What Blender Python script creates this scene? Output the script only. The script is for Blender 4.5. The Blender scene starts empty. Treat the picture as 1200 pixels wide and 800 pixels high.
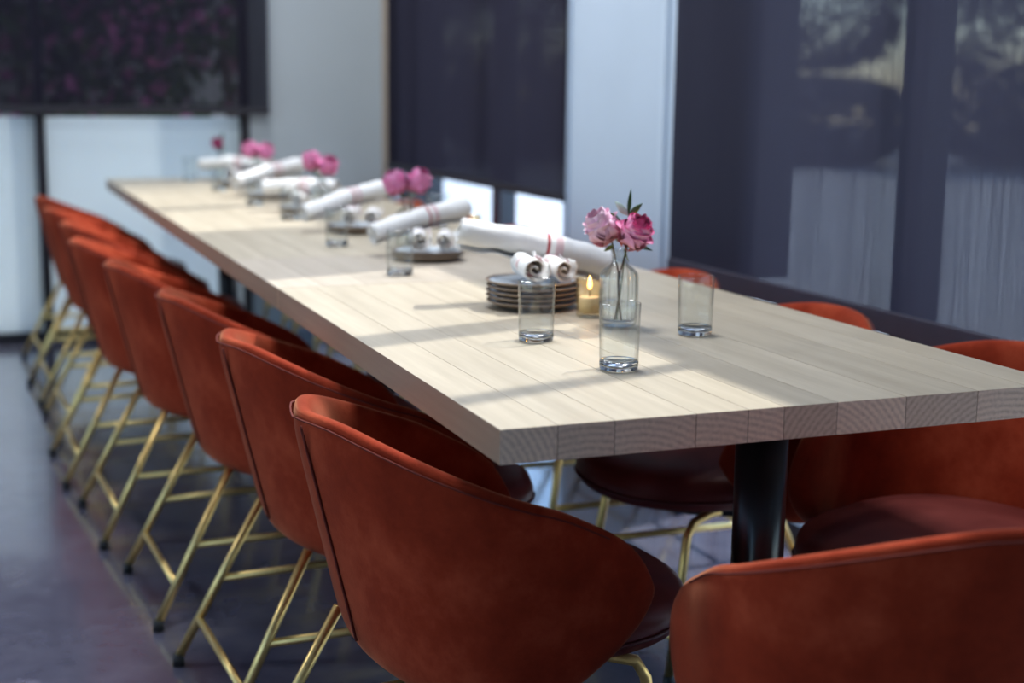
import bpy, bmesh, math, random
from mathutils import Vector, Matrix, noise
random.seed(7)
PI = math.pi
S = bpy.context.scene
COL = S.collection
TT = 0.78            # height of the table top

# ------------------------------------------------------------------ camera
cd = bpy.data.cameras.new('camera'); cam = bpy.data.objects.new('camera', cd); COL.objects.link(cam)
yaw, pitch, roll = 0.373318, 0.17706, 0.011624
fwd = Vector((math.sin(yaw)*math.cos(pitch), math.cos(yaw)*math.cos(pitch), -math.sin(pitch)))
rgt = Vector((math.cos(yaw), -math.sin(yaw), 0)); upv = rgt.cross(fwd)
r2 = rgt*math.cos(roll)+upv*math.sin(roll); u2 = -rgt*math.sin(roll)+upv*math.cos(roll)
M = Matrix((r2, u2, -fwd)).transposed().to_4x4(); M.translation = Vector((-0.6071, -1.588, 0.4162+TT))
cam.matrix_world = M
cd.sensor_width = 36; cd.lens = 1638.55/1200*36; cd.clip_start = .05; cd.clip_end = 200
cd.dof.use_dof = True; cd.dof.focus_distance = 2.13; cd.dof.aperture_fstop = 2.4
S.camera = cam

# ------------------------------------------------------------------ sky, sun, exposure
W = bpy.data.worlds.new('world'); S.world = W; W.use_nodes = True
nt = W.node_tree; bg = nt.nodes['Background']
sky = nt.nodes.new('ShaderNodeTexSky'); sky.sky_type = 'NISHITA'; sky.sun_disc = False
sky.sun_elevation = math.radians(55); sky.sun_rotation = math.radians(70); sky.air_density = 1.0; sky.dust_density = .2; sky.ozone_density = 3.0
nt.links.new(sky.outputs[0], bg.inputs[0]); bg.inputs[1].default_value = 0.50
sl = bpy.data.lights.new('sun', 'SUN'); so = bpy.data.objects.new('sun', sl); COL.objects.link(so)
sd = Vector((-1.0, -0.31, -1.50)).normalized()
so.rotation_euler = sd.to_track_quat('-Z', 'Y').to_euler(); so.location = (6, 4, 8)
sl.energy = 4.8; sl.angle = math.radians(0.8); sl.color = (1.0, .97, .93)
vs = S.view_settings
S.display_settings.display_device = 'sRGB'
vs.view_transform = 'Standard'; vs.look = 'None'; vs.gamma = 1; vs.use_curve_mapping = False; vs.exposure = 0.0
S.cycles.use_denoising = True
S.cycles.max_bounces = 14; S.cycles.transparent_max_bounces = 24; S.cycles.transmission_bounces = 12
S.cycles.sample_clamp_indirect = 6; S.cycles.caustics_reflective = False; S.cycles.caustics_refractive = False

# ------------------------------------------------------------------ materials
def mat(name):
    m = bpy.data.materials.new(name); m.use_nodes = True
    return m, m.node_tree, m.node_tree.nodes['Principled BSDF']
def lk(t, a, b): t.links.new(a, b)
def coord(t, kind='Object', scale=(1, 1, 1)):
    c = t.nodes.new('ShaderNodeTexCoord'); mp = t.nodes.new('ShaderNodeMapping'); mp.inputs['Scale'].default_value = scale
    lk(t, c.outputs[kind], mp.inputs[0]); return mp.outputs[0]
def nz(t, vec, scale, detail=3, rough=.5):
    n = t.nodes.new('ShaderNodeTexNoise'); n.inputs['Scale'].default_value = scale; n.inputs['Detail'].default_value = detail
    n.inputs['Roughness'].default_value = rough
    if vec is not None: lk(t, vec, n.inputs['Vector'])
    return n.outputs['Fac']
def ramp(t, fac, stops):
    r = t.nodes.new('ShaderNodeValToRGB'); lk(t, fac, r.inputs[0]); e = r.color_ramp.elements
    while len(e) < len(stops): e.new(.5)
    for el, (p, c) in zip(e, stops): el.position = p; el.color = (*c, 1)
    return r.outputs[0]
def bump(t, fac, b, strength=.2, dist=.01):
    n = t.nodes.new('ShaderNodeBump'); n.inputs['Strength'].default_value = strength; n.inputs['Distance'].default_value = dist
    lk(t, fac, n.inputs['Height']); lk(t, n.outputs[0], b.inputs['Normal'])
def simple(name, col, rough=.5, metal=0, noise_amt=.08, nscale=20, bmp=0):
    m, t, b = mat(name); b.inputs['Roughness'].default_value = rough; b.inputs['Metallic'].default_value = metal
    v = coord(t); f = nz(t, v, nscale, 4)
    lk(t, ramp(t, f, [(.3, tuple(c*(1-noise_amt) for c in col)), (.7, tuple(min(1, c*(1+noise_amt)) for c in col))]), b.inputs['Base Color'])
    if bmp: bump(t, f, b, bmp, .004)
    return m
def M_velvet():
    m, t, b = mat('rust_velvet'); v = coord(t); f = nz(t, v, 7, 6, .68); g = nz(t, v, 260, 2)
    lk(t, ramp(t, f, [(.22, (.15, .014, .006)), (.5, (.265, .031, .012)), (.78, (.44, .075, .032))]), b.inputs['Base Color'])
    b.inputs['Roughness'].default_value = .85; b.inputs['Sheen Weight'].default_value = .55; b.inputs['Sheen Roughness'].default_value = .33
    b.inputs['Sheen Tint'].default_value = (1, .50, .28, 1); b.inputs['Specular IOR Level'].default_value = .06
    bump(t, g, b, .15, .002); return m
def M_wood(name, a, c, vertical=False):
    m, t, b = mat(name)
    oi = t.nodes.new('ShaderNodeObjectInfo')
    v = coord(t, 'Object', (26, 1.6, 26)); ad = t.nodes.new('ShaderNodeVectorMath'); ad.operation = 'ADD'
    mu = t.nodes.new('ShaderNodeMath'); mu.operation = 'MULTIPLY'; mu.inputs[1].default_value = 40; lk(t, oi.outputs['Random'], mu.inputs[0])
    cb = t.nodes.new('ShaderNodeCombineXYZ'); lk(t, mu.outputs[0], cb.inputs[0]); lk(t, mu.outputs[0], cb.inputs[1])
    lk(t, v, ad.inputs[0]); lk(t, cb.outputs[0], ad.inputs[1])
    f = nz(t, ad.outputs[0], 1.6, 6, .6)
    col = ramp(t, f, [(.3, a), (.55, tuple((x+y)/2 for x, y in zip(a, c))), (.75, c)])
    hs = t.nodes.new('ShaderNodeHueSaturation'); lk(t, col, hs.inputs['Color'])
    mr = t.nodes.new('ShaderNodeMapRange'); mr.inputs['To Min'].default_value = .90; mr.inputs['To Max'].default_value = 1.06
    lk(t, oi.outputs['Random'], mr.inputs[0]); lk(t, mr.outputs[0], hs.inputs['Value']); lk(t, hs.outputs[0], b.inputs['Base Color'])
    b.inputs['Roughness'].default_value = .42; b.inputs['Specular IOR Level'].default_value = .45
    bump(t, f, b, .06, .002); return m
def M_endgrain():
    m, t, b = mat('oak_end_grain'); oi = t.nodes.new('ShaderNodeObjectInfo')
    c = t.nodes.new('ShaderNodeTexCoord'); mp = t.nodes.new('ShaderNodeMapping'); lk(t, c.outputs['Object'], mp.inputs[0])
    cb = t.nodes.new('ShaderNodeCombineXYZ')
    s1 = t.nodes.new('ShaderNodeMapRange'); s1.inputs['To Min'].default_value = -.14; s1.inputs['To Max'].default_value = .14; lk(t, oi.outputs['Random'], s1.inputs[0])
    lk(t, s1.outputs[0], cb.inputs[0]); s2 = t.nodes.new('ShaderNodeMath'); s2.operation = 'MULTIPLY_ADD'; s2.inputs[1].default_value = .3; s2.inputs[2].default_value = -.74
    fr = t.nodes.new('ShaderNodeMath'); fr.operation = 'FRACT'; m7 = t.nodes.new('ShaderNodeMath'); m7.operation = 'MULTIPLY'; m7.inputs[1].default_value = 7.3
    lk(t, oi.outputs['Random'], m7.inputs[0]); lk(t, m7.outputs[0], fr.inputs[0]); lk(t, fr.outputs[0], s2.inputs[0]); lk(t, s2.outputs[0], cb.inputs[2]); lk(t, cb.outputs[0], mp.inputs['Location'])
    wv = t.nodes.new('ShaderNodeTexWave'); wv.wave_type = 'RINGS'; wv.rings_direction = 'Y'; wv.inputs['Scale'].default_value = 34
    wv.inputs['Distortion'].default_value = 1.2; wv.inputs['Detail'].default_value = 3; lk(t, mp.outputs[0], wv.inputs[0])
    v = coord(t, 'Object', (1, 1, 1)); f = nz(t, v, 160, 3)
    mx = t.nodes.new('ShaderNodeMath'); mx.operation = 'MULTIPLY_ADD'; mx.inputs[1].default_value = .34; lk(t, wv.outputs['Fac'], mx.inputs[0]); lk(t, f, mx.inputs[2])
    col = ramp(t, mx.outputs[0], [(.30, (.56, .41, .285)), (.85, (.82, .64, .46))])
    hs = t.nodes.new('ShaderNodeHueSaturation'); lk(t, col, hs.inputs['Color'])
    mr = t.nodes.new('ShaderNodeMapRange'); mr.inputs['To Min'].default_value = .8; mr.inputs['To Max'].default_value = 1.1
    lk(t, oi.outputs['Random'], mr.inputs[0]); lk(t, mr.outputs[0], hs.inputs['Value']); lk(t, hs.outputs[0], b.inputs['Base Color'])
    b.inputs['Roughness'].default_value = .6; return m
def M_leather():
    m, t, b = mat('oxblood_leather'); v = coord(t); f = nz(t, v, 12, 4); g = nz(t, v, 300, 3)
    lk(t, ramp(t, f, [(.3, (.115, .018, .015)), (.7, (.175, .034, .028))]), b.inputs['Base Color'])
    b.inputs['Roughness'].default_value = .45; b.inputs['Specular IOR Level'].default_value = .32; bump(t, g, b, .12, .001); return m
def schlick(t, f0=.04, scale=1.0):
    lw = t.nodes.new('ShaderNodeLayerWeight'); lw.inputs['Blend'].default_value = .5
    p = t.nodes.new('ShaderNodeMath'); p.operation = 'POWER'; p.inputs[1].default_value = 5; lk(t, lw.outputs['Facing'], p.inputs[0])
    m = t.nodes.new('ShaderNodeMath'); m.operation = 'MULTIPLY_ADD'; m.inputs[1].default_value = (1-f0)*scale; m.inputs[2].default_value = f0
    lk(t, p.outputs[0], m.inputs[0]); return m.outputs[0], lw.outputs['Facing']
def M_thin_glass(name, tint=(1, 1, 1), rough=.02, f0=.045, fs=.9, e1=.92, e2=.45):
    m = bpy.data.materials.new(name); m.use_nodes = True; t = m.node_tree; t.nodes.clear()
    o = t.nodes.new('ShaderNodeOutputMaterial'); mx = t.nodes.new('ShaderNodeMixShader')
    tr = t.nodes.new('ShaderNodeBsdfTransparent'); gl = t.nodes.new('ShaderNodeBsdfGlossy'); gl.inputs['Roughness'].default_value = rough
    fac, facing = schlick(t, f0, fs)
    r = ramp(t, facing, [(.35, tint), (.80, tuple(x*e1 for x in tint)), (.97, tuple(x*e2 for x in tint))])
    lk(t, r, tr.inputs[0])
    lk(t, fac, mx.inputs[0]); lk(t, tr.outputs[0], mx.inputs[1]); lk(t, gl.outputs[0], mx.inputs[2]); lk(t, mx.outputs[0], o.inputs[0])
    return m
def M_pane():
    m = bpy.data.materials.new('window_glass'); m.use_nodes = True; t = m.node_tree; t.nodes.clear()
    o = t.nodes.new('ShaderNodeOutputMaterial'); mx = t.nodes.new('ShaderNodeMixShader')
    tr = t.nodes.new('ShaderNodeBsdfTransparent'); tr.inputs[0].default_value = (.97, .99, .99, 1)
    gl = t.nodes.new('ShaderNodeBsdfGlossy'); gl.inputs['Roughness'].default_value = .0
    fac, _ = schlick(t, .035); lk(t, fac, mx.inputs[0]); lk(t, tr.outputs[0], mx.inputs[1]); lk(t, gl.outputs[0], mx.inputs[2]); lk(t, mx.outputs[0], o.inputs[0])
    return m
def M_shade(name, open_lo, open_hi, col):
    # woven solar-screen cloth: dark yarn with fine open weave, uneven along the warp
    m = bpy.data.materials.new(name); m.use_nodes = True; t = m.node_tree; t.nodes.clear()
    o = t.nodes.new('ShaderNodeOutputMaterial'); mx = t.nodes.new('ShaderNodeMixShader')
    tr = t.nodes.new('ShaderNodeBsdfTransparent'); df = t.nodes.new('ShaderNodeBsdfDiffuse'); df.inputs[0].default_value = (*col, 1)
    ts = t.nodes.new('ShaderNodeBsdfTranslucent'); ts.inputs[0].default_value = (col[0]*.8, col[1]*.8, col[2]*.8, 1)
    m2 = t.nodes.new('ShaderNodeMixShader'); m2.inputs[0].default_value = .25
    lk(t, df.outputs[0], m2.inputs[1]); lk(t, ts.outputs[0], m2.inputs[2])
    f = nz(t, coord(t, 'Object', (130, 130, 2.2)), 1, 4, .65); g = nz(t, coord(t, 'Object', (30, 30, 420)), 1, 2)
    ad = t.nodes.new('ShaderNodeMath'); ad.operation = 'MULTIPLY_ADD'; ad.inputs[1].default_value = .3; lk(t, g, ad.inputs[0]); lk(t, f, ad.inputs[2])
    mr = t.nodes.new('ShaderNodeMapRange'); mr.inputs['From Min'].default_value = .4; mr.inputs['From Max'].default_value = .9
    mr.inputs['To Min'].default_value = open_lo; mr.inputs['To Max'].default_value = open_hi
    lk(t, ad.outputs[0], mr.inputs[0]); lk(t, mr.outputs[0], mx.inputs[0]); lk(t, m2.outputs[0], mx.inputs[1]); lk(t, tr.outputs[0], mx.inputs[2])
    lk(t, mx.outputs[0], o.inputs[0]); return m
def M_frost():
    m = bpy.data.materials.new('frosted_glass'); m.use_nodes = True; t = m.node_tree; t.nodes.clear()
    o = t.nodes.new('ShaderNodeOutputMaterial'); mx = t.nodes.new('ShaderNodeMixShader'); m2 = t.nodes.new('ShaderNodeMixShader')
    ts = t.nodes.new('ShaderNodeBsdfTranslucent'); ts.inputs[0].default_value = (.92, .97, .97, 1)
    df = t.nodes.new('ShaderNodeBsdfDiffuse'); df.inputs[0].default_value = (.7, .78, .78, 1)
    gl = t.nodes.new('ShaderNodeBsdfGlossy'); gl.inputs['Roughness'].default_value = .25
    fac, _ = schlick(t, .04); m2.inputs[0].default_value = .25
    lk(t, ts.outputs[0], m2.inputs[1]); lk(t, df.outputs[0], m2.inputs[2])
    lk(t, fac, mx.inputs[0]); lk(t, m2.outputs[0], mx.inputs[1]); lk(t, gl.outputs[0], mx.inputs[2]); lk(t, mx.outputs[0], o.inputs[0]); return m
def M_floor():
    m, t, b = mat('polished_concrete'); v = coord(t); f = nz(t, v, 1.3, 6, .6); g = nz(t, v, 14, 4, .6)
    ad = t.nodes.new('ShaderNodeMath'); ad.operation = 'MULTIPLY_ADD'; ad.inputs[1].default_value = .5; lk(t, g, ad.inputs[0]); lk(t, f, ad.inputs[2])
    lk(t, ramp(t, ad.outputs[0], [(.45, (.072, .070, .106)), (.75, (.115, .112, .160)), (1, (.17, .165, .21))]), b.inputs['Base Color'])
    lk(t, ramp(t, g, [(.3, (.13,)*3), (.7, (.24,)*3)]), b.inputs['Roughness']); b.inputs['Specular IOR Level'].default_value = .6
    b.inputs['Coat Weight'].default_value = .7; b.inputs['Coat Roughness'].default_value = .10; b.inputs['Coat IOR'].default_value = 1.6
    return m
def M_linen():
    m, t, b = mat('white_linen'); c = t.nodes.new('ShaderNodeTexCoord'); sp = t.nodes.new('ShaderNodeSeparateXYZ'); lk(t, c.outputs['UV'], sp.inputs[0])
    cr = t.nodes.new('ShaderNodeValToRGB'); cr.color_ramp.interpolation = 'LINEAR'; lk(t, sp.outputs[0], cr.inputs[0])
    wht, red, pnk = (.80, .78, .76, 1), (.40, .035, .045, 1), (.66, .47, .48, 1)
    st = [(0, wht), (.585, wht), (.59, red), (.605, red), (.61, wht), (.64, wht), (.645, pnk), (.69, pnk), (.695, wht), (1, wht)]
    e = cr.color_ramp.elements
    while len(e) < len(st): e.new(.5)
    for el, (p, k) in zip(e, st): el.position = p; el.color = k
    lk(t, cr.outputs[0], b.inputs['Base Color']); b.inputs['Roughness'].default_value = .9
    f = nz(t, coord(t), 70, 4); bump(t, f, b, .35, .004)
    b.inputs['Sheen Weight'].default_value = .2; return m
def M_petal(name, inner, outer, tip):
    m, t, b = mat(name); c = t.nodes.new('ShaderNodeTexCoord'); sp = t.nodes.new('ShaderNodeSeparateXYZ'); lk(t, c.outputs['UV'], sp.inputs[0])
    lk(t, ramp(t, sp.outputs[1], [(0, inner), (.55, outer), (.93, outer), (1, tip)]), b.inputs['Base Color'])
    b.inputs['Roughness'].default_value = .6; b.inputs['Subsurface Weight'].default_value = .12; b.inputs['Subsurface Radius'].default_value = (.01, .004, .005)
    b.inputs['Subsurface Scale'].default_value = .2
    return m
def M_flame():
    m, t, b = mat('candle_flame'); b.inputs['Emission Color'].default_value = (1, .55, .16, 1); b.inputs['Emission Strength'].default_value = 9
    b.inputs['Base Color'].default_value = (1, .6, .2, 1); return m

VELVET, LEATHER, FLOORM, LINEN = M_velvet(), M_leather(), M_floor(), M_linen()
OAK = M_wood('pale_oak', (.40, .335, .245), (.53, .455, .345)); OAK2 = M_wood('grey_oak', (.43, .36, .28), (.54, .46, .37)); ENDG = M_endgrain()
OAKSIDE_BOUNCE = M_wood('oak_edge_painted_bounce', (.27, .185, .125), (.36, .26, .18))  # oak side faces, browned: bounce light off the velvet painted into the colour
BRASS = simple('brushed_brass', (.78, .56, .22), .38, 1, .06, 60); BLACKFOOT = simple('black_rubber', (.012,)*3, .6)
PIPING = simple('rust_piping', (.13, .014, .006), .9); MAROON = simple('oxblood_piping', (.10, .02, .02), .5)
BLACKM = simple('black_powder_coat', (.006, .006, .008), .28, 0, .1, 40); FRAME = simple('black_window_frame', (.012, .012, .018), .45)
BLUEFRAME = simple('grey_aluminium_frame', (.05, .065, .09), .4)
WHITE = simple('white_wall_paint', (.46, .54, .65), .7, 0, .02, 3); TRIMP = simple('white_trim_paint', (.48, .56, .67), .5, 0, .02, 3)
FARW = simple('pale_grey_wall_paint', (.35, .385, .41), .7, 0, .03, 2); BEIGE = simple('beige_trim_paint', (.34, .27, .215), .6, 0, .03, 3)
CEIL = simple('ceiling_paint', (.75, .75, .75), .8, 0, .02, 2)
GLASS, PANE, FROST = M_thin_glass('clear_glass', (.97, .98, .98)), M_pane(), M_frost()
AMBER = M_thin_glass('amber_glass', (1.0, .92, .77), .06)
RIBBED = M_thin_glass('ribbed_glass', (.97, .985, .985), .03, .08, 1.2, .74, .25)
SHADE3 = M_shade('navy_screen_cloth', .010, .094, (.042, .042, .064)); SHADE2 = M_shade('dark_screen_cloth', .004, .014, (.027, .025, .038)); SHADE1 = M_shade('black_screen_cloth', .17, .26, (.020, .019, .030))
HEM = simple('dark_hem_fabric', (.030, .027, .047), .7); HEMD = simple('black_hem_fabric', (.012, .011, .018), .7)
STONE = simple('grey_brown_stoneware', (.27, .20, .15), .5, 0, .2, 60); GLAZE = simple('pale_blue_glaze', (.52, .57, .62), .18, 0, .06, 15)
WAX = simple('candle_wax', (.72, .66, .55), .5); FLAME = M_flame(); TIN = simple('tin_cup', (.7, .7, .7), .3, 1)
PET_L = M_petal('lilac_petal', (.72, .30, .32), (.80, .50, .64), (.86, .64, .72)); PET_P = M_petal('pink_petal', (.82, .38, .32), (.78, .33, .52), (.72, .04, .24))
PET_H = M_petal('rose_pink_petal', (.74, .26, .38), (.74, .24, .47), (.82, .42, .60)); PET_D = M_petal('deep_rose_petal', (.35, .03, .10), (.45, .05, .17), (.5, .1, .22))
STEM = simple('green_stem', (.07, .12, .03), .5); STEMB = simple('brown_stem', (.08, .05, .025), .6)
LEAF = simple('dark_green_leaf', (.035, .085, .02), .35, 0, .25, 30); LEAFP = simple('pale_leaf_underside', (.36, .46, .38), .4, 0, .1, 30); LEAFO = simple('olive_leaf', (.16, .19, .03), .45, 0, .2, 30)
PAVE = simple('pale_paving', (.80, .80, .78), .85, 0, .06, 3); HEDGE = simple('hedge_green', (.14, .118, .115), .8, 0, .4, 4)
def M_bract(name, c):
    m = bpy.data.materials.new(name); m.use_nodes = True; t = m.node_tree; t.nodes.clear()
    o = t.nodes.new('ShaderNodeOutputMaterial'); mx = t.nodes.new('ShaderNodeMixShader'); d = t.nodes.new('ShaderNodeBsdfDiffuse'); q = t.nodes.new('ShaderNodeBsdfTranslucent')
    cc = ramp(t, nz(t, coord(t), 4, 3), [(.3, tuple(x*.6 for x in c)), (.7, c)]); lk(t, cc, d.inputs[0]); lk(t, cc, q.inputs[0]); mx.inputs[0].default_value = .5
    lk(t, d.outputs[0], mx.inputs[1]); lk(t, q.outputs[0], mx.inputs[2]); lk(t, mx.outputs[0], o.inputs[0]); return m
BLOOM = M_bract('bougainvillea_bract', (.72, .20, .42)); BUSH = M_bract('bush_leaf', (.09, .12, .04))
OUTW = simple('exterior_render', (.62, .60, .56), .8, 0, .04, 2); ROOF = simple('dark_roof', (.12, .09, .09), .7)

# ------------------------------------------------------------------ helpers
def link(name, me, m, parent=None, smooth=False):
    o = bpy.data.objects.new(name, me); COL.objects.link(o)
    if m is not None and not me.materials: me.materials.append(m)
    if smooth:
        for p in me.polygons: p.use_smooth = True
    if parent is not None: o.parent = parent
    return o
def fin(name, bm, m, parent=None, smooth=False):
    me = bpy.data.meshes.new(name); bmesh.ops.recalc_face_normals(bm, faces=bm.faces); bm.to_mesh(me); bm.free()
    return link(name, me, m, parent, smooth)
def tag(o, label, cat, group=None):
    o['label'] = label; o['category'] = cat
    if group: o['group'] = group
    return o
def thing(name, label, cat, loc=(0, 0, 0), rz=0, group=None):
    o = bpy.data.objects.new(name, None); o.empty_display_size = .05; COL.objects.link(o); o.location = loc; o.rotation_euler = (0, 0, rz)
    return tag(o, label, cat, group)
def struct(o): o['kind'] = 'structure'; return o
def box(bm, x0, x1, y0, y1, z0, z1, bev=0):
    r = bmesh.ops.create_cube(bm, size=1); vsx = r['verts']
    for v in vsx: v.co = Vector(((x0+x1)/2+v.co.x*(x1-x0), (y0+y1)/2+v.co.y*(y1-y0), (z0+z1)/2+v.co.z*(z1-z0)))
    if bev:
        es = list({e for v in vsx for e in v.link_edges}); bmesh.ops.bevel(bm, geom=es, offset=bev, segments=2, affect='EDGES', profile=.6)
def bx(name, m, x0, x1, y0, y1, z0, z1, parent=None, bev=0):
    bm = bmesh.new(); box(bm, x0, x1, y0, y1, z0, z1, bev); return fin(name, bm, m, parent)
def tube(bm, pts, r, n=10, cap=True):
    pts = [Vector(p) for p in pts]; rings = []
    rr = r if isinstance(r, (list, tuple)) else [r]*len(pts)
    t0 = (pts[1]-pts[0]).normalized(); a = t0.orthogonal().normalized()
    for i, p in enumerate(pts):
        tg = (pts[min(i+1, len(pts)-1)]-pts[max(i-1, 0)]).normalized()
        a = (a-tg*a.dot(tg)).normalized(); b = tg.cross(a)
        rings.append([bm.verts.new(p+(a*math.cos(2*PI*k/n)+b*math.sin(2*PI*k/n))*rr[i]) for k in range(n)])
    for i in range(len(rings)-1):
        for k in range(n): bm.faces.new((rings[i][k], rings[i][(k+1) % n], rings[i+1][(k+1) % n], rings[i+1][k]))
    if cap: bm.faces.new(rings[0]); bm.faces.new(rings[-1])
def lathe(bm, prof, n=32, closed=False, fn=None):
    rings = []
    for (r, z) in prof:
        if r < 1e-6: rings.append([bm.verts.new((0, 0, z))])
        else: rings.append([bm.verts.new(((fn(r, z, k/n) if fn else r)*math.cos(2*PI*k/n), (fn(r, z, k/n) if fn else r)*math.sin(2*PI*k/n), z)) for k in range(n)])
    seq = list(range(len(rings)))+([0] if closed else [])
    for i in range(len(seq)-1):
        A, B = rings[seq[i]], rings[seq[i+1]]
        for k in range(n):
            k2 = (k+1) % n
            if len(A) == 1 and len(B) == 1: continue
            if len(A) == 1: bm.faces.new((A[0], B[k2], B[k]))
            elif len(B) == 1: bm.faces.new((A[k], A[k2], B[0]))
            else: bm.faces.new((A[k], A[k2], B[k2], B[k]))
def dup(root, loc, rz, label=None, group=None):
    r = root.copy(); COL.objects.link(r); r.location = loc; r.rotation_euler = (0, 0, rz)
    if label: r['label'] = label
    if group: r['group'] = group
    for ch in list(root.children):
        c = ch.copy(); COL.objects.link(c); c.parent = r
        for g in list(ch.children):
            d = g.copy(); COL.objects.link(d); d.parent = c
    return r
def lerp(a, b, t): return a+(b-a)*t
def sm(a, b, x):
    t = max(0, min(1, (x-a)/(b-a))); return t*t*(3-2*t)

# ------------------------------------------------------------------ room shell
XW, YF, XL, YB, ZC = 1.37, 5.27, -5.5, -5.0, 3.5
TH = .17
struct(bx('floor', FLOORM, XL-.2, XW+TH, YB-.2, YF+.17, -.1, 0))
struct(bx('ceiling', CEIL, XL-.2, XW+TH, YB-.2, YF+.17, ZC, ZC+.15))
SILL = 2.20
# right wall: solid piers between the glazed bays
W3 = (-1.3, 1.95); W2 = (2.95, 5.0)
wr = bpy.data.objects.new('wall_right', None); COL.objects.link(wr); struct(wr)
bx('pier', WHITE, XW, XW+TH, W3[1], W2[0], 0, ZC, wr); bx('pier', WHITE, XW, XW+TH, W2[1], YF+.17, 0, ZC, wr); bx('pier', WHITE, XW, XW+TH, YB, W3[0], 0, ZC, wr)
for i, (a, b, nm) in enumerate([(2.09, 2.145, 3), (2.20, 2.235, 4), (2.925, 2.949, 5)]):
    struct(bx('trim_%d' % nm, TRIMP, XW-.014, XW, a, b, .01, ZC-.01, None, .003))
for i, (a, b) in enumerate([(5.14, 5.165), (5.195, 5.235)]):
    struct(bx('trim_%d' % (6+i), BEIGE, XW-.018, XW, a, b, .01, ZC-.01, None, .003))
struct(bx('baseboard_right', BEIGE, XW-.012, XW, W3[1]+.02, W2[0]-.03, 0.001, .1, None, .002))
def bay(n, y0, y1, mull, z1=ZC):
    w = bpy.data.objects.new('window_%d' % n, None); COL.objects.link(w); struct(w)
    xa, xb = XW+.055, XW+.125
    bx('sill_rail', FRAME, xa, xb, y0, y1, 0, .06, w); bx('head_rail', FRAME, xa, xb, y0, y1, z1-.06, z1, w); bx('transom', FRAME, XW+.0, xb, y0, y1, SILL-.09, SILL, w)
    ed = [y0+.02]+mull+[y1-.02]
    for y, hw in [(y0+.02, .02)]+[(y, h) for y, h in mull_w[n]]+[(y1-.02, .02)]:
        bx('mullion', BLUEFRAME if n == 2 else FRAME, xa, xb, y-hw, y+hw, .06, z1-.06, w)
    for a, b in zip(ed[:-1], ed[1:]):
        bx('pane', PANE, XW+.086, XW+.094, a+.01, b-.01, .05, SILL-.08, w); bx('pane', PANE, XW+.086, XW+.094, a+.01, b-.01, SILL-.01, z1-.05, w)
mull_w = {2: [(3.80, .05), (4.72, .03)], 3: [(.62, .016), (1.10, .045)]}
def post():
    bx('wide_post', FRAME, XW+.02, XW+.125, 1.70, 1.949, .70, SILL-.09, bpy.data.objects['window_3'])
bay(2, W2[0], W2[1], [3.80, 4.72]); bay(3, W3[0], W3[1], [.62, 1.10]); post()

# far wall with the storefront window
wf = bpy.data.objects.new('wall_far', None); COL.objects.link(wf); struct(wf)
WX = (-3.2, .70)
bx('wall_panel', FARW, WX[1], XW, YF, YF+.17, 0, ZC, wf); bx('wall_panel', FARW, XL, WX[0], YF, YF+.17, 0, ZC, wf); bx('wall_panel', FARW, WX[0], WX[1], YF, YF+.17, 3.0, ZC, wf)
w1 = bpy.data.objects.new('window_1', None); COL.objects.link(w1); struct(w1)
ya, yb = YF+.0, YF+.07
bx('sill_rail', FRAME, WX[0], WX[1], ya, yb, 0, .05, w1); bx('head_rail', FRAME, WX[0], WX[1], ya, yb, 2.94, 3.0, w1)
mx_ = [-3.18, -2.2, -1.23, -.267, .677]
for x in mx_: bx('mullion', FRAME, x-.021, x+.021, ya, yb, .05, 2.94, w1)
for a, b in zip(mx_[:-1], mx_[1:]):
    bx('frosted_pane', FROST, a+.02, b-.02, YF+.03, YF+.036, .05, 1.055, w1); bx('pane', PANE, a+.02, b-.02, YF+.03, YF+.036, 1.055, 2.94, w1)

# left wall and wall behind the camera: open glazed fronts that light the room
wl = bpy.data.objects.new('wall_left', None); COL.objects.link(wl); struct(wl)
bx('wall_panel', WHITE, XL-.17, XL, YB, YF, 0, .35, wl); bx('wall_panel', WHITE, XL-.17, XL, YB, YF, 3.1, ZC, wl)
for y in (-5.0, -2.6, -.2, 2.2, 4.6): bx('pier', WHITE, XL-.17, XL, y, y+.6 if y < 4 else YF, .35, 3.1, wl)
for i, y in enumerate((-4.4, -2.0, .4, 2.8)):
    w = bpy.data.objects.new('window_%d' % (4+i), None); COL.objects.link(w); struct(w)
    bx('sill_rail', FRAME, XL-.12, XL-.06, y, y+1.8, .35, .4, w); bx('head_rail', FRAME, XL-.12, XL-.06, y, y+1.8, 3.05, 3.1, w); bx('mullion', FRAME, XL-.12, XL-.06, y+.88, y+.92, .4, 3.05, w)
    bx('pane', PANE, XL-.094, XL-.088, y, y+1.8, .4, 3.05, w)
wb = bpy.data.objects.new('wall_back', None); COL.objects.link(wb); struct(wb)
bx('wall_panel', WHITE, XL, XW+TH, YB-.17, YB, 0, ZC, wb)

# fill lamps, added at the ceiling out of frame to brighten table and room
def fill_lamp(x, y, lab, e=46):
    t = thing('ceiling_fill_lamp', lab, 'lamp', (x, y, ZC-.001), 0, 'added square fill lamps')
    bx('fill_lamp_frame', BLACKM, -.34, .34, -.34, .34, -.05, 0, t, .004)
    l = bpy.data.lights.new('fill_glow', 'AREA'); l.energy = e; l.size = .6; l.color = (.90, .95, 1.0)
    lo = bpy.data.objects.new('fill_glow', l); COL.objects.link(lo); lo.parent = t; lo.location = (0, 0, -.055)
for k, (x, y, nm) in enumerate([(.35, .95, 'near half of the table'), (.35, 2.6, 'middle of the table'), (.35, 4.2, 'far end of the table'), (-3.2, 2.4, 'empty floor at left')]):
    fill_lamp(x, y, 'added fill lamp in a square black frame over the '+nm)

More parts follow.
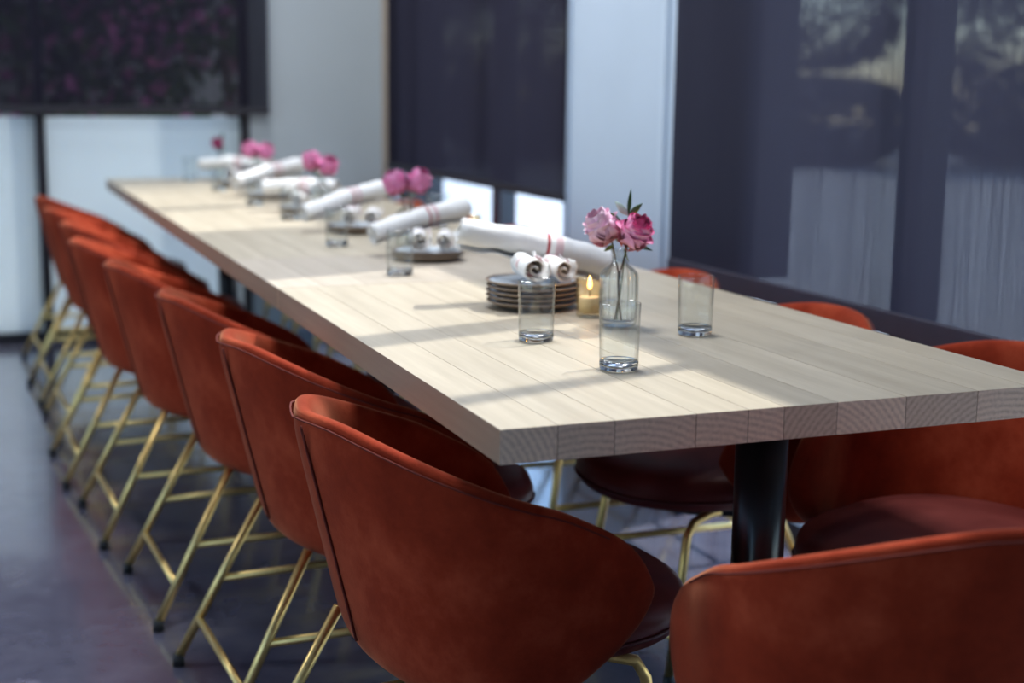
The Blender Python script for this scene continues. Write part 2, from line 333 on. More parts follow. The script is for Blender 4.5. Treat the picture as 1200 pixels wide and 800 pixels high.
# ------------------------------------------------------------------ outside
o = bx('outdoor_paving', PAVE, -30, 45, -40, 40, -.25, -.12); struct(o)
struct(bx('trim_20', PAVE, XW+TH, XW+TH+.3, -6, YF+.4, -.12, -.02))
def foliage(bm, n, fx, size, seed):
    rd = random.Random(seed)
    for _ in range(n):
        c = fx(rd); a = Vector((rd.uniform(-1, 1), rd.uniform(-1, 1), rd.uniform(-1, 1))).normalized(); b = a.orthogonal().normalized(); s = size*rd.uniform(.6, 1.4)
        bm.faces.new([bm.verts.new(c+p) for p in (a*s, b*s*.5, -a*s*.2, -b*s*.5)])
def blob(rd, cx, cy, cz, rx, ry, rz):
    v = Vector((rd.gauss(0, 1), rd.gauss(0, 1), rd.gauss(0, 1))).normalized()*rd.uniform(.6, 1)**.5
    return Vector((cx+v.x*rx, cy+v.y*ry, cz+v.z*rz))
def boxy(rd, cz, r, hz):
    v = blob(rd, 0, 0, 0, 1, 1, 1); f = lambda x: math.copysign(abs(x)**.6, x)
    return Vector((f(v.x)*r, f(v.y)*r, cz+f(v.z)*hz))
t = thing('bougainvillea', 'flowering bougainvillea bush behind the far window shade', 'bush', (-.6, 7.2, -.12))
for nm, m, n, sd_, sz in (('leaves', BUSH, 9000, 3, .10), ('bracts', BLOOM, 4500, 5, .075)):
    bm = bmesh.new()
    foliage(bm, n, lambda rd: blob(rd, rd.choice((-2.2, -.9, .3, 1.5)), 0, rd.choice((1.6, 2.4, 3.0)), 1.1, .6, 1.0), sz, sd_)
    q = fin(nm, bm, m, t); q['kind'] = 'stuff'
for x in (-2.2, -.9, .3, 1.5):
    bm = bmesh.new(); tube(bm, [(x, 0, 0), (x+.1, .05, .8), (x, 0, 1.8)], [.06, .045, .03], 8); fin('stem', bm, STEMB, t)
struct(bx('trim_21', OUTW, -8, 1.9, 7.9, 8.1, -.12, 4.2))
hd = [(-12.0, 0, 5.2, 'leftmost'), (-7.2, 0, 4.8, 'second from left'), (-2.4, 0, 1.66, 'lowest, in the middle'), (2.4, 0, 4.6, 'fourth from right'), (7.2, 0, 5.4, 'third from right'), (12.0, 0, 5.0, 'second from right'), (16.8, 0, 5.6, 'rightmost'), (-3.6, 6, 5.6, 'set back behind the lowest one'), (4.8, 6, 5.8, 'set back at right')]
for i, (u, bk, h, nm) in enumerate(hd):
    t = thing('hedge_tree', 'dark round tree across the pale paving, %s of its row' % nm if not bk else 'tall tree across the paving, %s of the tree row' % nm, 'tree', (16+.82*u+.57*bk, 20.5-.57*u+.82*bk, -.12), 0, 'trees across the paving')
    z0 = 1.74 if bk and u < 0 else 0
    bm = bmesh.new(); foliage(bm, 8000, lambda rd: boxy(rd, (h+z0)*.5, 2.05 if not bk else 3.2, (h-z0)*.5), .17, 40+i); q = fin('crown', bm, HEDGE, t); q['kind'] = 'stuff'
    bm = bmesh.new(); tube(bm, [(0, 0, 0), (0, 0, max(h*.6, z0+.3))], [.16, .1], 8); fin('trunk', bm, STEMB, t)

# ------------------------------------------------------------------ roller shades
def shade(lab, axis, pos, a, b, z0, z1, cloth, hemh, hemm, bow=.0):
    # axis 'y': cloth in a plane x = pos running along y; axis 'x': plane y = pos running along x
    t = thing('roller_shade', lab, 'shade', (pos, (a+b)/2, z0) if axis == 'y' else ((a+b)/2, pos, z0))
    hw = (b-a)/2; nx, nzv = 40, 24
    def put(u, z, off): return (off, u, z) if axis == 'y' else (u, off, z)
    bm = bmesh.new(); g = []
    for j in range(nzv+1):
        row = []
        for i in range(nx+1):
            u = -hw+2*hw*i/nx; z = hemh+(z1-z0-hemh)*j/nzv
            row.append(bm.verts.new(put(u, z, bow*.5*math.sin(i*.55+.6*math.sin(j*.3))*(1-j/nzv)*(.4+.6*abs(u)/hw))))
        g.append(row)
    for j in range(nzv):
        for i in range(nx): bm.faces.new((g[j][i], g[j][i+1], g[j+1][i+1], g[j+1][i]))
    fin('cloth', bm, cloth, t, True)
    bm = bmesh.new(); d = .007
    if axis == 'y': box(bm, -d, d, -hw, hw, 0, hemh, .004)
    else: box(bm, -hw, hw, -d, d, 0, hemh, .004)
    fin('hem_bar', bm, hemm, t)
    bm = bmesh.new(); tube(bm, [put(-hw, z1-z0, 0), put(hw, z1-z0, 0)], .016, 14); fin('roller_tube', bm, FRAME, t, True)
    for s in (-1, 1):
        bm = bmesh.new(); box(bm, -.016, .016, -.016, .016, z1-z0-.05, z1-z0+.05, .003)
        q = fin('bracket', bm, FRAME, t); q.location = put(s*(hw+.012), 0, 0) if axis == 'y' else (s*(hw+.012), 0, 0)
        if axis == 'y': q.scale = (1, .3, 1)
        else: q.scale = (.3, 1, 1)
    return t
shade('wide navy see-through roller shade behind the right hand chairs', 'y', XW-.018, -1.25, 2.13, TT-.125, 2.13, SHADE3, .055, HEM, .006)
shade('nearly opaque dark roller shade between the beige strips and white pier', 'y', XW-.018, 2.925, 5.13, TT+.034, 2.13, SHADE2, .03, HEMD, .004)
shade('black see-through roller shade on the far window, pink blossom behind', 'x', YF-.05, -3.15, .787, TT+.292, 2.9, SHADE1, .035, HEMD, .004)

# ------------------------------------------------------------------ tables
TKN = .0465
def tabletop(t, y0, y1, cuts, wood, ends=(True, True)):
    e = [0]+cuts+[.9]
    for a, b in zip(e[:-1], e[1:]):
        bm = bmesh.new(); box(bm, -(b-a)/2+.0002, (b-a)/2-.0002, y0, y1, TT-TKN, TT, .0012)
        o = fin('board', bm, wood, t); o.location = ((a+b)/2, 0, 0)
        me = o.data; me.materials.append(ENDG); me.materials.append(OAKSIDE_BOUNCE)
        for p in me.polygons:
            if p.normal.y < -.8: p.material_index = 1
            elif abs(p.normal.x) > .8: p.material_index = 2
    return t
def column(t, x, y, rb=.17):
    bm = bmesh.new(); lathe(bm, [(0, .012), (.043, .012), (.043, TT-TKN-.008), (0, TT-TKN-.008)], 32); o = fin('column', bm, BLACKM, t, False); o.location = (x, y, 0)
    for p in o.data.polygons: p.use_smooth = abs(p.normal.z) < .5
    bx('top_plate', BLACKM, x-.1, x+.1, y-.1, y+.1, TT-TKN-.009, TT-TKN-.0005, t)
    bm = bmesh.new(); lathe(bm, [(0, 0.001), (rb, .001), (rb, .008), (rb-.01, .014), (0, .014)], 40); o = fin('base_plate', bm, BLACKM, t); o.location = (x, y, 0)
t1 = thing('dining_table', 'near pale oak dining table with thick edge and black column', 'table', (0, 0, 0))
tabletop(t1, 0, 1.326, [.079, .159, .278, .357, .413, .498, .612, .736, .83], OAK)
column(t1, .582, .325); column(t1, .455, 1.215, .085)
t2 = thing('dining_table', 'far long pale oak dining table under the row of flower vases', 'table', (0, 1.33, 0))
tabletop(t2, 0, .53, [.1, .2, .31, .40, .5, .61, .7, .81], OAK2)
tabletop(t2, .533, 3.76, [.09, .2, .29, .41, .5, .59, .7, .8], OAK)
column(t2, .50, .95); column(t2, .45, 3.2)

# ------------------------------------------------------------------ barrel chair
def make_chair(name, label):
    t = thing(name, label, 'chair', (0, 0, 0), 0, 'rust velvet barrel chairs')
    # shell: rounded U in plan, high at the back, arms sloping down to rounded fronts
    nu = 44; stations = []
    arc_end = math.radians(90)
    for i in range(nu+1):
        s = -1+2*i/nu
        a = abs(s); sg = 1 if s >= 0 else -1
        f = a/.64
        if f <= 1:
            ph = f*arc_end; x, y = -.03-.175*math.cos(ph)**.733 if ph < arc_end-1e-6 else -.03, .273*math.sin(ph)**1.065 if ph > 0 else 0
        else:
            k = (a-.64)/.36; x = lerp(-.03, .152, k); y = lerp(.273, .253, k*k)
        stations.append((x, y*sg, a))
    def ztop(a): return .733 if a < .114 else lerp(.733, .533, ((a-.114)/.886)**1.309)
    def zbot(a):
        return .338+.084*sm(.62, 1.0, a)
    bm = bmesh.new(); loops = []; nseg = 28
    hgts = []
    for (x, y, a) in stations:
        # unit outward normal from neighbours computed later
        hgts.append((ztop(a), zbot(a)))
    pts = [Vector((x, y, 0)) for x, y, a in stations]
    for i, (x, y, a) in enumerate(stations):
        tg = (pts[min(i+1, nu)]-pts[max(i-1, 0)]).normalized(); nrm = Vector((tg.y, -tg.x, 0))
        if nrm.dot(Vector((x+.03, y, 0))) < 0: nrm = -nrm
        zt, zb = hgts[i]
        # rounded arm front: shrink the height elliptically towards the tip
        R = .155; e = max(0, (a-(1-R))/R); k = math.sqrt(max(0, 1-e**2.3)) if e > 0 else 1
        zc = lerp((zt+zb)/2, .5, .3) if e > 0 else (zt+zb)/2
        hh = (zt-zb)/2*max(k, .04); zc = (zt+zb)/2
        th = .0225*(max(k, .25)**.5)
        loop = []
        for q in range(nseg):
            an = 2*PI*q/nseg; cx, cz = math.cos(an), math.sin(an)
            # superellipse cross-section, tall and thin
            dx = th*math.copysign(abs(cx)**.75, cx); dz = hh*math.copysign(abs(cz)**(.36 if hh > .08 else .6), cz)
            z = zc+dz; lean = (z-.36)*.257*(1-min(1, a/.8))   # back leans outward
            p = Vector((x, y, 0))+nrm*(dx+lean*1.0); loop.append(bm.verts.new((p.x, p.y, z)))
        loops.append(loop)
    for i in range(nu):
        for q in range(nseg): bm.faces.new((loops[i][q], loops[i][(q+1) % nseg], loops[i+1][(q+1) % nseg], loops[i+1][q]))
    bm.faces.new(loops[0]); bm.faces.new(loops[-1])
    sh = fin('shell', bm, VELVET, t, True)
    md = sh.modifiers.new('s', 'SUBSURF'); md.levels = 1; md.render_levels = 1
    # piping: seam round the rim and upright seams at the back corners
    bm = bmesh.new(); line = []
    for i, (x, y, a) in enumerate(stations):
        if a > .86: continue
        tg = (pts[min(i+1, nu)]-pts[max(i-1, 0)]).normalized(); nrm = Vector((tg.y, -tg.x, 0))
        if nrm.dot(Vector((x+.03, y, 0))) < 0: nrm = -nrm
        zt = hgts[i][0]; lean = (zt-.36)*.257*(1-min(1, a/.8)); p = Vector((x, y, 0))+nrm*(.016+lean); line.append((p.x, p.y, zt-.0105))
    tube(bm, line, .0016, 6); fin('rim_piping', bm, PIPING, sh, True)
    for sg in (-1,):
        bm = bmesh.new(); line = []
        i = nu//2-1
        x, y, a = stations[i]; tg = (pts[i+1]-pts[i-1]).normalized(); nrm = Vector((tg.y, -tg.x, 0))
        if nrm.dot(Vector((x+.03, y, 0))) < 0: nrm = -nrm
        for k in range(9):
            z = lerp(.372, .715, k/8); lean = (z-.36)*.257*(1-min(1, a/.8)); p = Vector((x, y, 0))+nrm*(.0238+lean); line.append((p.x, p.y, z))
        tube(bm, line, .0022, 6); fin('back_seam', bm, PIPING, sh, True)
    # seat cushion: rounded squircle with a domed top
    def ring(k, z):
        out = []
        for q in range(40):
            an = 2*PI*q/40; c, s = math.cos(an), math.sin(an)
            rx = .262 if c > 0 else .27; r = (abs(c)**2.4+abs(s)**2.4)**(-1/2.4)
            out.append((.055+rx*k*r*c, .236*k*r*s*(1 if c > 0 else .97), z))
        return out
    bm = bmesh.new(); prev = None
    for k, z in [(.0, .362), (.90, .362), (.965, .368), (1.0, .388), (1.0, .404), (.972, .423), (.90, .435), (.7, .443), (.4, .447), (0, .448)]:
        if k == 0: cur = [bm.verts.new((.055, 0, z))]
        else: cur = [bm.verts.new(p) for p in ring(k, z)]
        if prev:
            for q in range(40):
                q2 = (q+1) % 40
                if len(prev) == 1: bm.faces.new((prev[0], cur[q2], cur[q]))
                elif len(cur) == 1: bm.faces.new((prev[q], prev[q2], cur[0]))
                else: bm.faces.new((prev[q], prev[q2], cur[q2], cur[q]))
        prev = cur
    se = fin('seat', bm, LEATHER, t, True)
    bm = bmesh.new(); rr = ring(1.004, .386); tube(bm, rr+[rr[0]], .0035, 6, False); fin('seat_piping', bm, MAROON, se, True)
    bm = bmesh.new(); lathe(bm, [(0, .340), (.19, .340), (.2, .3635), (0, .3635)], 28); o = fin('seat_pan', bm, BLACKM, t); o.location = (.03, 0, 0)
    # brass frame
    LR = .0095
    rear = lambda sg: [(-.195, .176*sg, .350), (-.37, .207*sg, .018)]
    front = lambda sg: [(.045, .155*sg, .347), (.12, .178*sg, .350), (.165, .187*sg, .338), (.182, .190*sg, .310), (.225, .212*sg, .018)]
    for sg in (-1, 1):
        for nm, fn in (('r', rear), ('f', front)):
            bm = bmesh.new(); pp = fn(sg)
            tube(bm, pp, LR, 10); lg = fin('leg', bm, BRASS, t, True)
            bm = bmesh.new(); ex, ey, _ = pp[-1]; tube(bm, [(ex, ey, .026), (ex, ey, .0)], [.0115, .013], 12); fin('foot_glide', bm, BLACKFOOT, lg, True)
    def on(pp, z):
        for a, b in zip(pp[:-1], pp[1:]):
            if min(a[2], b[2]) <= z <= max(a[2], b[2]):
                k = (z-a[2])/(b[2]-a[2]); return tuple(lerp(a[c], b[c], k) for c in range(3))
    for lab, A, B in (('stretcher', on(rear(-1), .10), on(rear(1), .10)), ('stretcher', on(front(-1), .10), on(front(1), .10)),
                      ('stretcher', on(rear(-1), .185), on(front(-1), .185)), ('stretcher', on(rear(1), .185), on(front(1), .185))):
        bm = bmesh.new(); tube(bm, [A, B], .0082, 10); fin(lab, bm, BRASS, t, True)
    return t
side = [(.14, .408, 3), (.14, 1.06, 3), (.103, 1.68, 3), (.042, 2.30, 3), (-.007, 2.91, 2), (.005, 3.51, 3), (-.02, 4.11, 3), (-.02, 4.71, 3)]
ordn = ['nearest', 'second', 'third', 'fourth', 'fifth', 'sixth', 'seventh', 'eighth and farthest']
def lab_l(i): return ('rust velvet barrel chair, %s from the camera along the left table side' % ordn[i])
chair = make_chair('barrel_chair', lab_l(0)); chair.location = (side[0][0], side[0][1], 0); chair.rotation_euler = (0, 0, math.radians(side[0][2]))
for i, (x, y, r) in enumerate(side[1:], 1): dup(chair, (x, y, 0), math.radians(r), lab_l(i))
rs = [(1.03, .375, 203), (.905, 1.01, 180), (.90, 1.66, 180), (.90, 2.30, 181), (.90, 2.92, 179), (.90, 3.52, 180), (.90, 4.14, 180), (.90, 4.75, 180)]
for i, (x, y, r) in enumerate(rs): dup(chair, (x, y, 0), math.radians(r), 'rust velvet barrel chair, %s from the camera along the window side' % ordn[i])
dup(chair, (.52, -.14, 0), math.radians(88), 'rust velvet barrel chair at the near table end, cut by the lower right corner')

# ------------------------------------------------------------------ tableware
def make_tumbler(lab):
    t = thing('tumbler', lab, 'glass', (0, 0, TT), 0, 'clear straight water tumblers')
    bm = bmesh.new(); lathe(bm, [(.0288, .014), (.0300, .015), (.0305, .04), (.0313, .08), (.0318, .1025), (.0312, .1037), (.0305, .1025), (.0300, .08), (.0293, .04), (.0288, .018)], 40, True)
    fin('wall', bm, GLASS, t, True)
    bm = bmesh.new(); lathe(bm, [(0, .0008), (.027, .0008), (.0295, .003), (.0300, .014), (.026, .0165), (.015, .0145), (0, .0135)], 40); fin('base', bm, GLASS2, t, True)
    return t
def M_glass2():
    m, t, b = mat('solid_glass'); b.inputs['Transmission Weight'].default_value = 1; b.inputs['Roughness'].default_value = .03; b.inputs['IOR'].default_value = 1.48
    b.inputs['Base Color'].default_value = (.97, .99, .99, 1); return m
GLASS2 = M_glass2()
tum = make_tumbler('clear empty tumbler standing nearest to the camera, alone in the sunlit patch'); tum.location = (.308, .301, TT)
tl = [((.283, .573), 'clear empty tumbler in front of the nearest plate stack, left of the candle'), ((.572, .545), 'clear empty tumbler in shade, right of the nearest flower vase'),
      ((.308, 1.455), 'clear tumbler in front of the second napkin from the camera'), ((.319, 2.075), 'clear tumbler in front of the third napkin from the camera'),
      ((.365, 2.86), 'clear blurred tumbler in front of the fourth napkin from the camera'), ((.365, 3.45), 'clear blurred tumbler before the fifth napkin, between the second and third farthest vases'),
      ((.366, 4.20), 'clear blurred tumbler in front of the farthest napkin'), ((.352, 4.90), 'clear blurred tumbler at the far end of the table, farthest of all'),
      ((.745, 2.50), 'clear tumbler by the far edge behind the second napkin')]
for (x, y), l in tl: dup(tum, (x, y, TT), random.uniform(0, 6), l)

# plates
PR = .092
def make_plate(lab, grp):
    t = thing('side_plate', lab, 'plate', (0, 0, 0), 0, grp)
    bm = bmesh.new(); lathe(bm, [(0, .0), (.052, .0), (.056, .002), (.075, .006), (PR-.003, .0125), (PR, .0155), (PR-.0015, .0165), (.078, .0105), (.056, .0058), (0, .0052)], 48)
    o = fin('body', bm, STONE, t, True)
    bm = bmesh.new(); lathe(bm, [(0, .0056), (.056, .0063), (.078, .0110), (PR-.009, .0147)], 48); fin('glaze', bm, GLAZE, t, True)
    return t
stacks = [(.420, .925, 5), (.462, 1.725, 2), (.470, 2.42, 2), (.47, 3.10, 2), (.49, 3.76, 2), (.50, 4.52, 2)]
nth = ['nearest', 'second nearest', 'third nearest', 'fourth nearest', 'second farthest', 'farthest']
lvl = {5: ['bottom plate', 'second plate up', 'middle plate', 'second plate down', 'top plate'], 2: ['lower plate', 'upper plate']}
plate0 = None; tops = []
for si, (x, y, n) in enumerate(stacks):
    z = TT
    for k in range(n):
        l = 'grey brown stoneware side plate, %s of the %s stack' % (lvl[n][k], nth[si]); g = 'stoneware side plates under the napkins'
        if plate0 is None: plate0 = make_plate(l, g); p = plate0
        else: p = dup(plate0, (0, 0, 0), random.uniform(0, 6), l, g)
        p.location = (x+random.uniform(-.002, .002), y+random.uniform(-.002, .002), z+.0003); z += .0098
    tops.append(z+.007)

# napkins: rolled cloth, spiral in section
def roll_mesh(name, A, B, r0, r1, turns, parent, sag=0, seed=0, flat=.93, u0=0., u1=1.):
    A, B = Vector(A), Vector(B); ax = (B-A).normalized(); sd_ = ax.cross(Vector((0, 0, 1))).normalized(); up_ = sd_.cross(ax)
    L = 22; N = 54; bm = bmesh.new(); uv = bm.loops.layers.uv.new('UVMap'); g = []
    for i in range(L+1):
        f = i/L; c = A.lerp(B, f)-Vector((0, 0, sag*math.sin(PI*f))); R = lerp(r0, r1, f)*(1+.16*noise.noise(Vector((f*6, seed, 0))))
        row = []
        for j in range(N+1):
            w = j/N; an = 2*PI*turns*w+.6*noise.noise(Vector((f*2.5, seed+3, .5))); rad = R*(.07+.93*w)
            rad *= 1+.13*noise.noise(Vector((f*9+seed, math.cos(an)*1.7, math.sin(an)*1.7)))
            ed = .012*noise.noise(Vector((w*5, seed, 4))) if i in (0, L) else 0
            row.append(bm.verts.new(c+sd_*(rad*math.cos(an))+up_*(rad*math.sin(an)*flat)+ax*ed))
        g.append(row)
    for i in range(L):
        for j in range(N):
            fc = bm.faces.new((g[i][j], g[i][j+1], g[i+1][j+1], g[i+1][j]))
            for lp, (a, b) in zip(fc.loops, ((i, j), (i, j+1), (i+1, j+1), (i+1, j))): lp[uv].uv = (lerp(u0, u1, a/L)+.05*b/N, b/N)
    me = bpy.data.meshes.new(name); bm.to_mesh(me); bm.free(); o = link(name, me, LINEN, parent, True)
    md = o.modifiers.new('s', 'SOLIDIFY'); md.thickness = .0022; md.offset = 0
    return o
def napkin(lab, x, y, z, A, B, curls, seed, r=(.027, .031)):
    t = thing('napkin', lab, 'napkin', (x, y, z), 0, 'rolled linen napkins on the plates')
    roll_mesh('long_roll', A, B, r[0], r[1], 2.8, t, -.008, seed)
    for k, (P, Q, rr) in enumerate(curls): roll_mesh('scroll', P, Q, rr, rr*.95, 2.1, t, 0, seed+5+k, .95, .35, .75)
    return t
z0 = tops[0]
napkin('white red-striped napkin on the nearest plate stack, one end jutting out left', .420, .925, z0, (-.125, .085, .086), (.19, .055, .012),
       [((-.025, -.075, .028), (-.01, .04, .030), .029), ((.038, -.068, .023), (.05, .04, .026), .027)], 1, (.034, .040))
sc2 = [((-.045, -.075, .029), (-.005, .055, .030), .029), ((.022, -.065, .026), (.062, .04, .028), .026)]
nap = [('white napkin with red stripes on the second plate pair, beside the second tumbler row', 1, (-.115, .10, .030), (.16, .17, .085), sc2),
       ('white red-striped napkin on the third plate pair from the camera', 2, (-.155, .03, .030), (.13, .19, .085), sc2),
       ('white blurred napkin lying level on the fourth plate pair', 3, (-.11, .15, .050), (.09, -.07, .062), sc2[:1]),
       ('white blurred napkin with raised right end on the fifth plate pair', 4, (-.13, .05, .035), (.17, .24, .090), sc2[:1]),
       ('white blurred napkin farthest down the table beside the deep pink rose', 5, (-.12, .25, .055), (.12, -.1, .070), sc2[:1])]
for l, i, A, B, cu in nap: napkin(l, stacks[i][0], stacks[i][1], tops[i], A, B, cu, 11*i+3, (.029, .035))

# candle
t = thing('votive_candle', 'lit votive candle in amber ribbed glass beside the nearest plate stack', 'candle', (.478, .785, TT))
rib = lambda r, z, f: r*(1+.022*math.cos(2*PI*f*24))
bm = bmesh.new(); lathe(bm, [(0, .001), (.022, .001), (.025, .004), (.0255, .03), (.0265, .072), (.0255, .073), (.0243, .071), (.0235, .03), (.022, .008), (0, .007)], 96, False, lambda r, z, f: rib(r, z, f) if r > .0245 and .004 < z < .06 else r); fin('holder', bm, AMBER, t, True)
bm = bmesh.new(); lathe(bm, [(0, .008), (.0195, .008), (.02, .012), (.02, .036), (.017, .038), (0, .0375)], 28); fin('wax', bm, WAX, t, True)
bm = bmesh.new(); tube(bm, [(0, 0, .037), (.001, 0, .049)], .0008, 6); fin('wick', bm, BLACKFOOT, t)
bm = bmesh.new(); lathe(bm, [(0, .051), (.0028, .054), (.0042, .0585), (.0038, .064), (.0022, .071), (0, .079)], 16); fl = fin('flame', bm, FLAME, t, True)
fl_l = bpy.data.lights.new('flame_light', 'POINT'); fl_l.energy = .12; fl_l.color = (1, .55, .2); fl_l.shadow_soft_size = .006
q = bpy.data.objects.new('flame_light', fl_l); COL.objects.link(q); q.parent = t; q.location = (0, 0, .066)
t = thing('votive_candle', 'small clear votive glass with orange glow at the far table edge', 'candle', (.775, 2.28, TT))
bm = bmesh.new(); lathe(bm, [(0, .001), (.024, .001), (.026, .004), (.029, .058), (.028, .0585), (.025, .008), (0, .007)], 40); fin('holder', bm, AMBER, t, True)
bm = bmesh.new(); lathe(bm, [(0, .008), (.02, .008), (.02, .024), (0, .024)], 28); fin('wax', bm, WAX, t, True)

# vases with roses
def make_vase(lab):
    t = thing('bud_vase', lab, 'vase', (0, 0, 0), 0, 'ribbed clear glass bud vases')
    def rf(r, z, f): return r*(1+.048*math.cos(2*PI*f*20)) if .012 < z < .098 and r > .02 else r
    prof = [(0, .002), (.029, .002), (.0325, .005), (.034, .012), (.034, .05), (.034, .088), (.0325, .097), (.027, .105), (.018, .111), (.0145, .115), (.0135, .120), (.0140, .132), (.0168, .138), (.0165, .1395), (.0145, .138),
            (.0118, .131), (.0115, .120), (.0125, .115), (.017, .108), (.026, .102), (.0305, .094), (.0318, .085), (.0318, .016), (.029, .011), (0, .0095)]
    bm = bmesh.new(); lathe(bm, prof, 160, False, rf); fin('bottle', bm, RIBBED, t, True); return t
petal_cache = {}
def petal_me(key, w, h, cup, curl, m):
    k = (key, m.name)
    if k in petal_cache: return petal_cache[k]
    bm = bmesh.new(); uv = bm.loops.layers.uv.new('UVMap'); g = []; nu, nv = 8, 8
    for j in range(nv+1):
        v = j/nv; row = []
        for i in range(nu+1):
            u = -1+2*i/nu; wid = w*(math.sin(PI*min(1, .12+v*.72))**.75); hgt = h*(v-.10*u*u*v)
            x = cup*(1-math.cos(u*1.25))*-1.0*w*1.1+.30*h*math.sin(v*PI*.62)*cup
            out = x+curl*max(0, v-.62)**2*h*3.2+.0012*math.sin(u*5+key)*v
            row.append(bm.verts.new((out, wid*math.sin(u*1.25)/1.0, hgt-curl*max(0, v-.75)*h*.5)))
        g.append(row)
    for j in range(nv):
        for i in range(nu):
            f = bm.faces.new((g[j][i], g[j][i+1], g[j+1][i+1], g[j+1][i])); f.smooth = True
            for lp, (a, b) in zip(f.loops, ((i, j), (i+1, j), (i+1, j+1), (i, j+1))): lp[uv].uv = (a/nu, b/nv)
    me = bpy.data.meshes.new('petal'); bm.to_mesh(me); bm.free(); me.materials.append(m); petal_cache[k] = me; return me
def leaf_bm(L, w, bend):
    bm = bmesh.new(); g = []
    for j in range(9):
        v = j/8; ww = w*math.sin(PI*v**.85)*.5+.0002
        g.append([bm.verts.new((L*v*math.cos(bend*v), s*ww, L*v*math.sin(bend*v)*.8+abs(s)*ww*.25)) for s in (-1, 0, 1)])
    for j in range(8):
        for i in range(2): bm.faces.new((g[j][i], g[j][i+1], g[j+1][i+1], g[j+1][i]))
    return bm
def make_rose(lab, grp, base, head, tilt, m, sc=1.0, seed=0):
    """base: foot of the stem; head: bottom of the bloom; tilt: direction the bloom faces"""
    rd = random.Random(seed); t = thing('rose', lab, 'flower', base, 0, grp)
    base, head = Vector(base), Vector(head); d = Vector(tilt).normalized()
    bm = bmesh.new(); h = head-base; neck = Vector((h.x*.35, h.y*.35, h.z*.62)); tube(bm, [Vector((0, 0, 0)), h*.3*Vector((1, 1, 1)).length/1.732, neck, h-d*.004, h+d*.004], .0017, 7); fin('stem', bm, STEMB, t, True)
    q = d.to_track_quat('Z', 'Y')
    ringspec = [(5, .013, .0, .031, .020, 1.0, .55), (5, .0105, .3, .036, .0185, 1.1, .30), (4, .0075, .5, .038, .016, 1.15, .10), (4, .0048, .2, .039, .012, 1.2, .0), (3, .0024, .7, .039, .008, 1.2, -.05)]
    for ri, (n, rad, off, hh, ww, cup, curl) in enumerate(ringspec):
        for k in range(n):
            me = petal_me(ri*10+k % 3, ww*1.12, hh, cup, curl*(1+.25*(k % 3-1)), m)
            o = bpy.data.objects.new('petal', me); COL.objects.link(o); o.parent = t
            an = 2*PI*k/n+off+rd.uniform(-.15, .15)
            M_ = Matrix.Translation(h) @ q.to_matrix().to_4x4() @ Matrix.Rotation(an, 4, 'Z') @ Matrix.Translation((rad*.55, 0, .001*ri)) @ Matrix.Rotation(rd.uniform(-.05, .05)+(.14 if ri == 0 else .05 if ri == 1 else 0), 4, 'Y') @ Matrix.Scale(sc, 4)
            o.matrix_local = M_
    bm = bmesh.new()
    for k in range(5):
        l = leaf_bm(.022, .006, .9); l.transform(Matrix.Translation(h) @ q.to_matrix().to_4x4() @ Matrix.Rotation(2*PI*k/5, 4, 'Z') @ Matrix.Rotation(.35, 4, 'Y'))
        me = bpy.data.meshes.new('x'); l.to_mesh(me); l.free(); bm.from_mesh(me); bpy.data.meshes.remove(me)
    fin('sepals', bm, LEAFO, t, True)
    bm = bmesh.new(); lathe(bm, [(0, -.004), (.004, -.002), (.0065, .003), (.006, .008), (0, .010)], 12); bm.transform(Matrix.Translation(h) @ q.to_matrix().to_4x4()); fin('hip', bm, STEM, t, True)
    return t
def make_sprig(lab, grp, base, leaves, stem_top):
    t = thing('leaf_sprig', lab, 'greenery', base, 0, grp); b0 = Vector(base)
    bm = bmesh.new(); tube(bm, [(0, 0, 0), (Vector(stem_top)-b0)*.55+Vector((.002, .001, 0)), Vector(stem_top)-b0], .0012, 6); fin('stem', bm, STEM, t, True)
    for k_, (P, D, L, w, bend, m) in enumerate(leaves):
        bm = leaf_bm(L, w, bend); d = Vector(D).normalized(); q = d.to_track_quat('X', 'Z')
        bm.transform(Matrix.Translation(Vector(P)-b0) @ q.to_matrix().to_4x4() @ Matrix.Rotation(math.radians(62 if len(P) and k_ % 2 else -58), 4, 'X')); o = fin('leaf', bm, m, t, True)
        o.modifiers.new('s', 'SOLIDIFY').thickness = .0005
    return t
vx, vy = .482, .668
vase = make_vase('ribbed clear glass bud vase nearest to the camera, between candle and tumbler'); vase.location = (vx, vy, TT)
vl = [(.475, 1.93, 'ribbed clear glass bud vase with two pink roses, second from the camera'), (.485, 2.93, 'ribbed glass bud vase, middle one of the five down the table'),
      (.485, 3.98, 'blurred glass bud vase with one round rose, second from the far end'), (.49, 4.86, 'blurred glass bud vase at the far end of the table')]
for x, y, l in vl: dup(vase, (x, y, TT), 0, l)
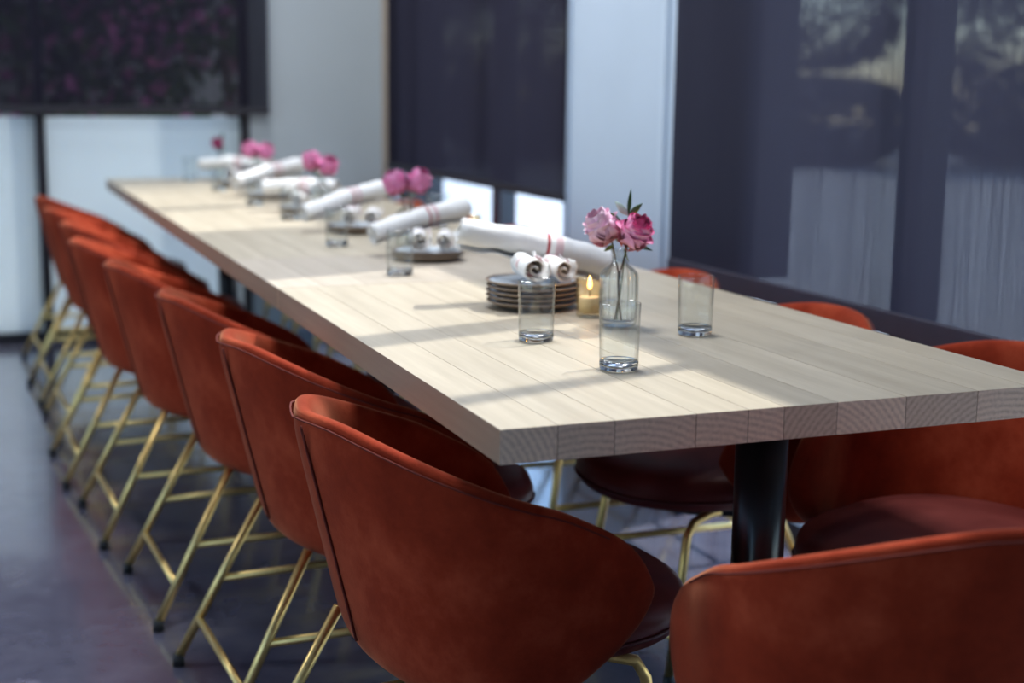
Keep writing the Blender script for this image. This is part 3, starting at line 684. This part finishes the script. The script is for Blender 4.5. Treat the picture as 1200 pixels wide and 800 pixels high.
# picture-plane axes at the vases: right and toward the viewer, as plain room directions
RX = Vector((.931, -.365, 0)); TV = Vector((-.11, -.99, 0))
B = Vector((vx, vy, TT+.011)); top = Vector((vx, vy, TT+.142))
make_rose('pale lilac rose leaning left in the nearest vase', 'roses in the bud vases', B+RX*.006, top+RX*-.016+Vector((0, 0, .012)), RX*-.55+TV*.15+Vector((0, 0, .8)), PET_L, 1.5, 1)
make_rose('pink rose with bright edges facing the camera in the nearest vase', 'roses in the bud vases', B+RX*-.006, top+RX*.012+TV*.010+Vector((0, 0, .008)), RX*.22+TV*.62+Vector((0, 0, .8)), PET_P, 1.45, 2)
Z = Vector((0, 0, 1))
def sprig_near():
    s = top+RX*.014+Z*.058
    make_sprig('dark green leafy sprig rising above the two roses in the nearest vase', None, B+TV*-.006, [
        (s, RX*.12+Z, .048, .009, .1, LEAF), (s, RX*-.75+Z*.6, .036, .014, .3, LEAFP), (s, RX*.75+Z*.55, .034, .012, .2, LEAF), (s-Z*.006, RX*.8+Z*.9, .030, .008, -.2, LEAFO),
        (s-Z*.012+RX*-.012, RX*-1+Z*.25, .042, .020, .4, LEAF), (s-Z*.02+RX*-.016, RX*-.3+Z*-.3+TV*.4, .03, .02, .2, LEAF), (top+RX*.03+Z*.02, RX*1+Z*.6, .034, .009, .2, LEAFP),
        (top+RX*.022+Z*.008, RX*1+Z*-.3, .040, .008, -.1, LEAF), (top+RX*.006-Z*.0, RX*.15+Z*-.9+TV*.5, .030, .012, .1, LEAFO), (top-RX*.010+Z*.004, RX*-.8+Z*-.4+TV*.3, .022, .010, .1, LEAFO),
        (top-RX*.004+Z*.012, RX*-.5+Z*.3+TV*.6, .020, .010, .1, LEAFO)], s)
sprig_near()
far = [(0, [((-.022, .0, .010), (-.45, .2, .9), PET_H, 'hot pink rose leaning left in the second vase'), ((.016, .0, .016), (.35, .3, .9), PET_H, 'pink rose standing right in the second vase, lit from behind')]),
       (1, [((-.022, .0, .016), (-.3, .2, .9), PET_H, 'small pink rose at left in the middle vase'), ((.014, .005, .006), (.2, .6, .8), PET_H, 'round pink rose at right in the middle vase')]),
       (2, [((-.022, .0, .010), (-.35, .4, .8), PET_H, 'pink rose at left in the vase second from the far end'), ((.016, .0, .006), (.35, .4, .8), PET_H, 'pink rose at right in the vase second from the far end')]),
       (3, [((-.012, .0, .006), (-.2, .5, .8), PET_D, 'deep pink rose in the farthest vase')])]
for vi, rl in far:
    x, y, _ = vl[vi]; b = Vector((x, y, TT+.011)); tp = Vector((x, y, TT+.140))
    for k, (off, ti, m, l) in enumerate(rl):
        make_rose(l, 'roses in the bud vases', b+RX*(.005*(1-2*k)), tp+RX*off[0]+TV*off[1]+Z*off[2], RX*ti[0]+TV*ti[1]+Z*ti[2], m, 1.5 if vi < 3 else 1.2, 10*vi+k)
    make_sprig('green leaf sprig among the roses of %s' % ['the second vase', 'the middle vase', 'the vase second from the far end', 'the farthest vase'][vi], None, b+TV*-.004, [
        (tp+Z*.004, RX*-.9+Z*.1+TV*.2, .034, .012, .2, LEAF), (tp+Z*.004, RX*.9+Z*.2, .026, .010, .2, LEAFP), (tp+Z*.03, Z+RX*.2, (.05 if vi == 3 else .018), .012, .1, LEAF)], tp+Z*.03)
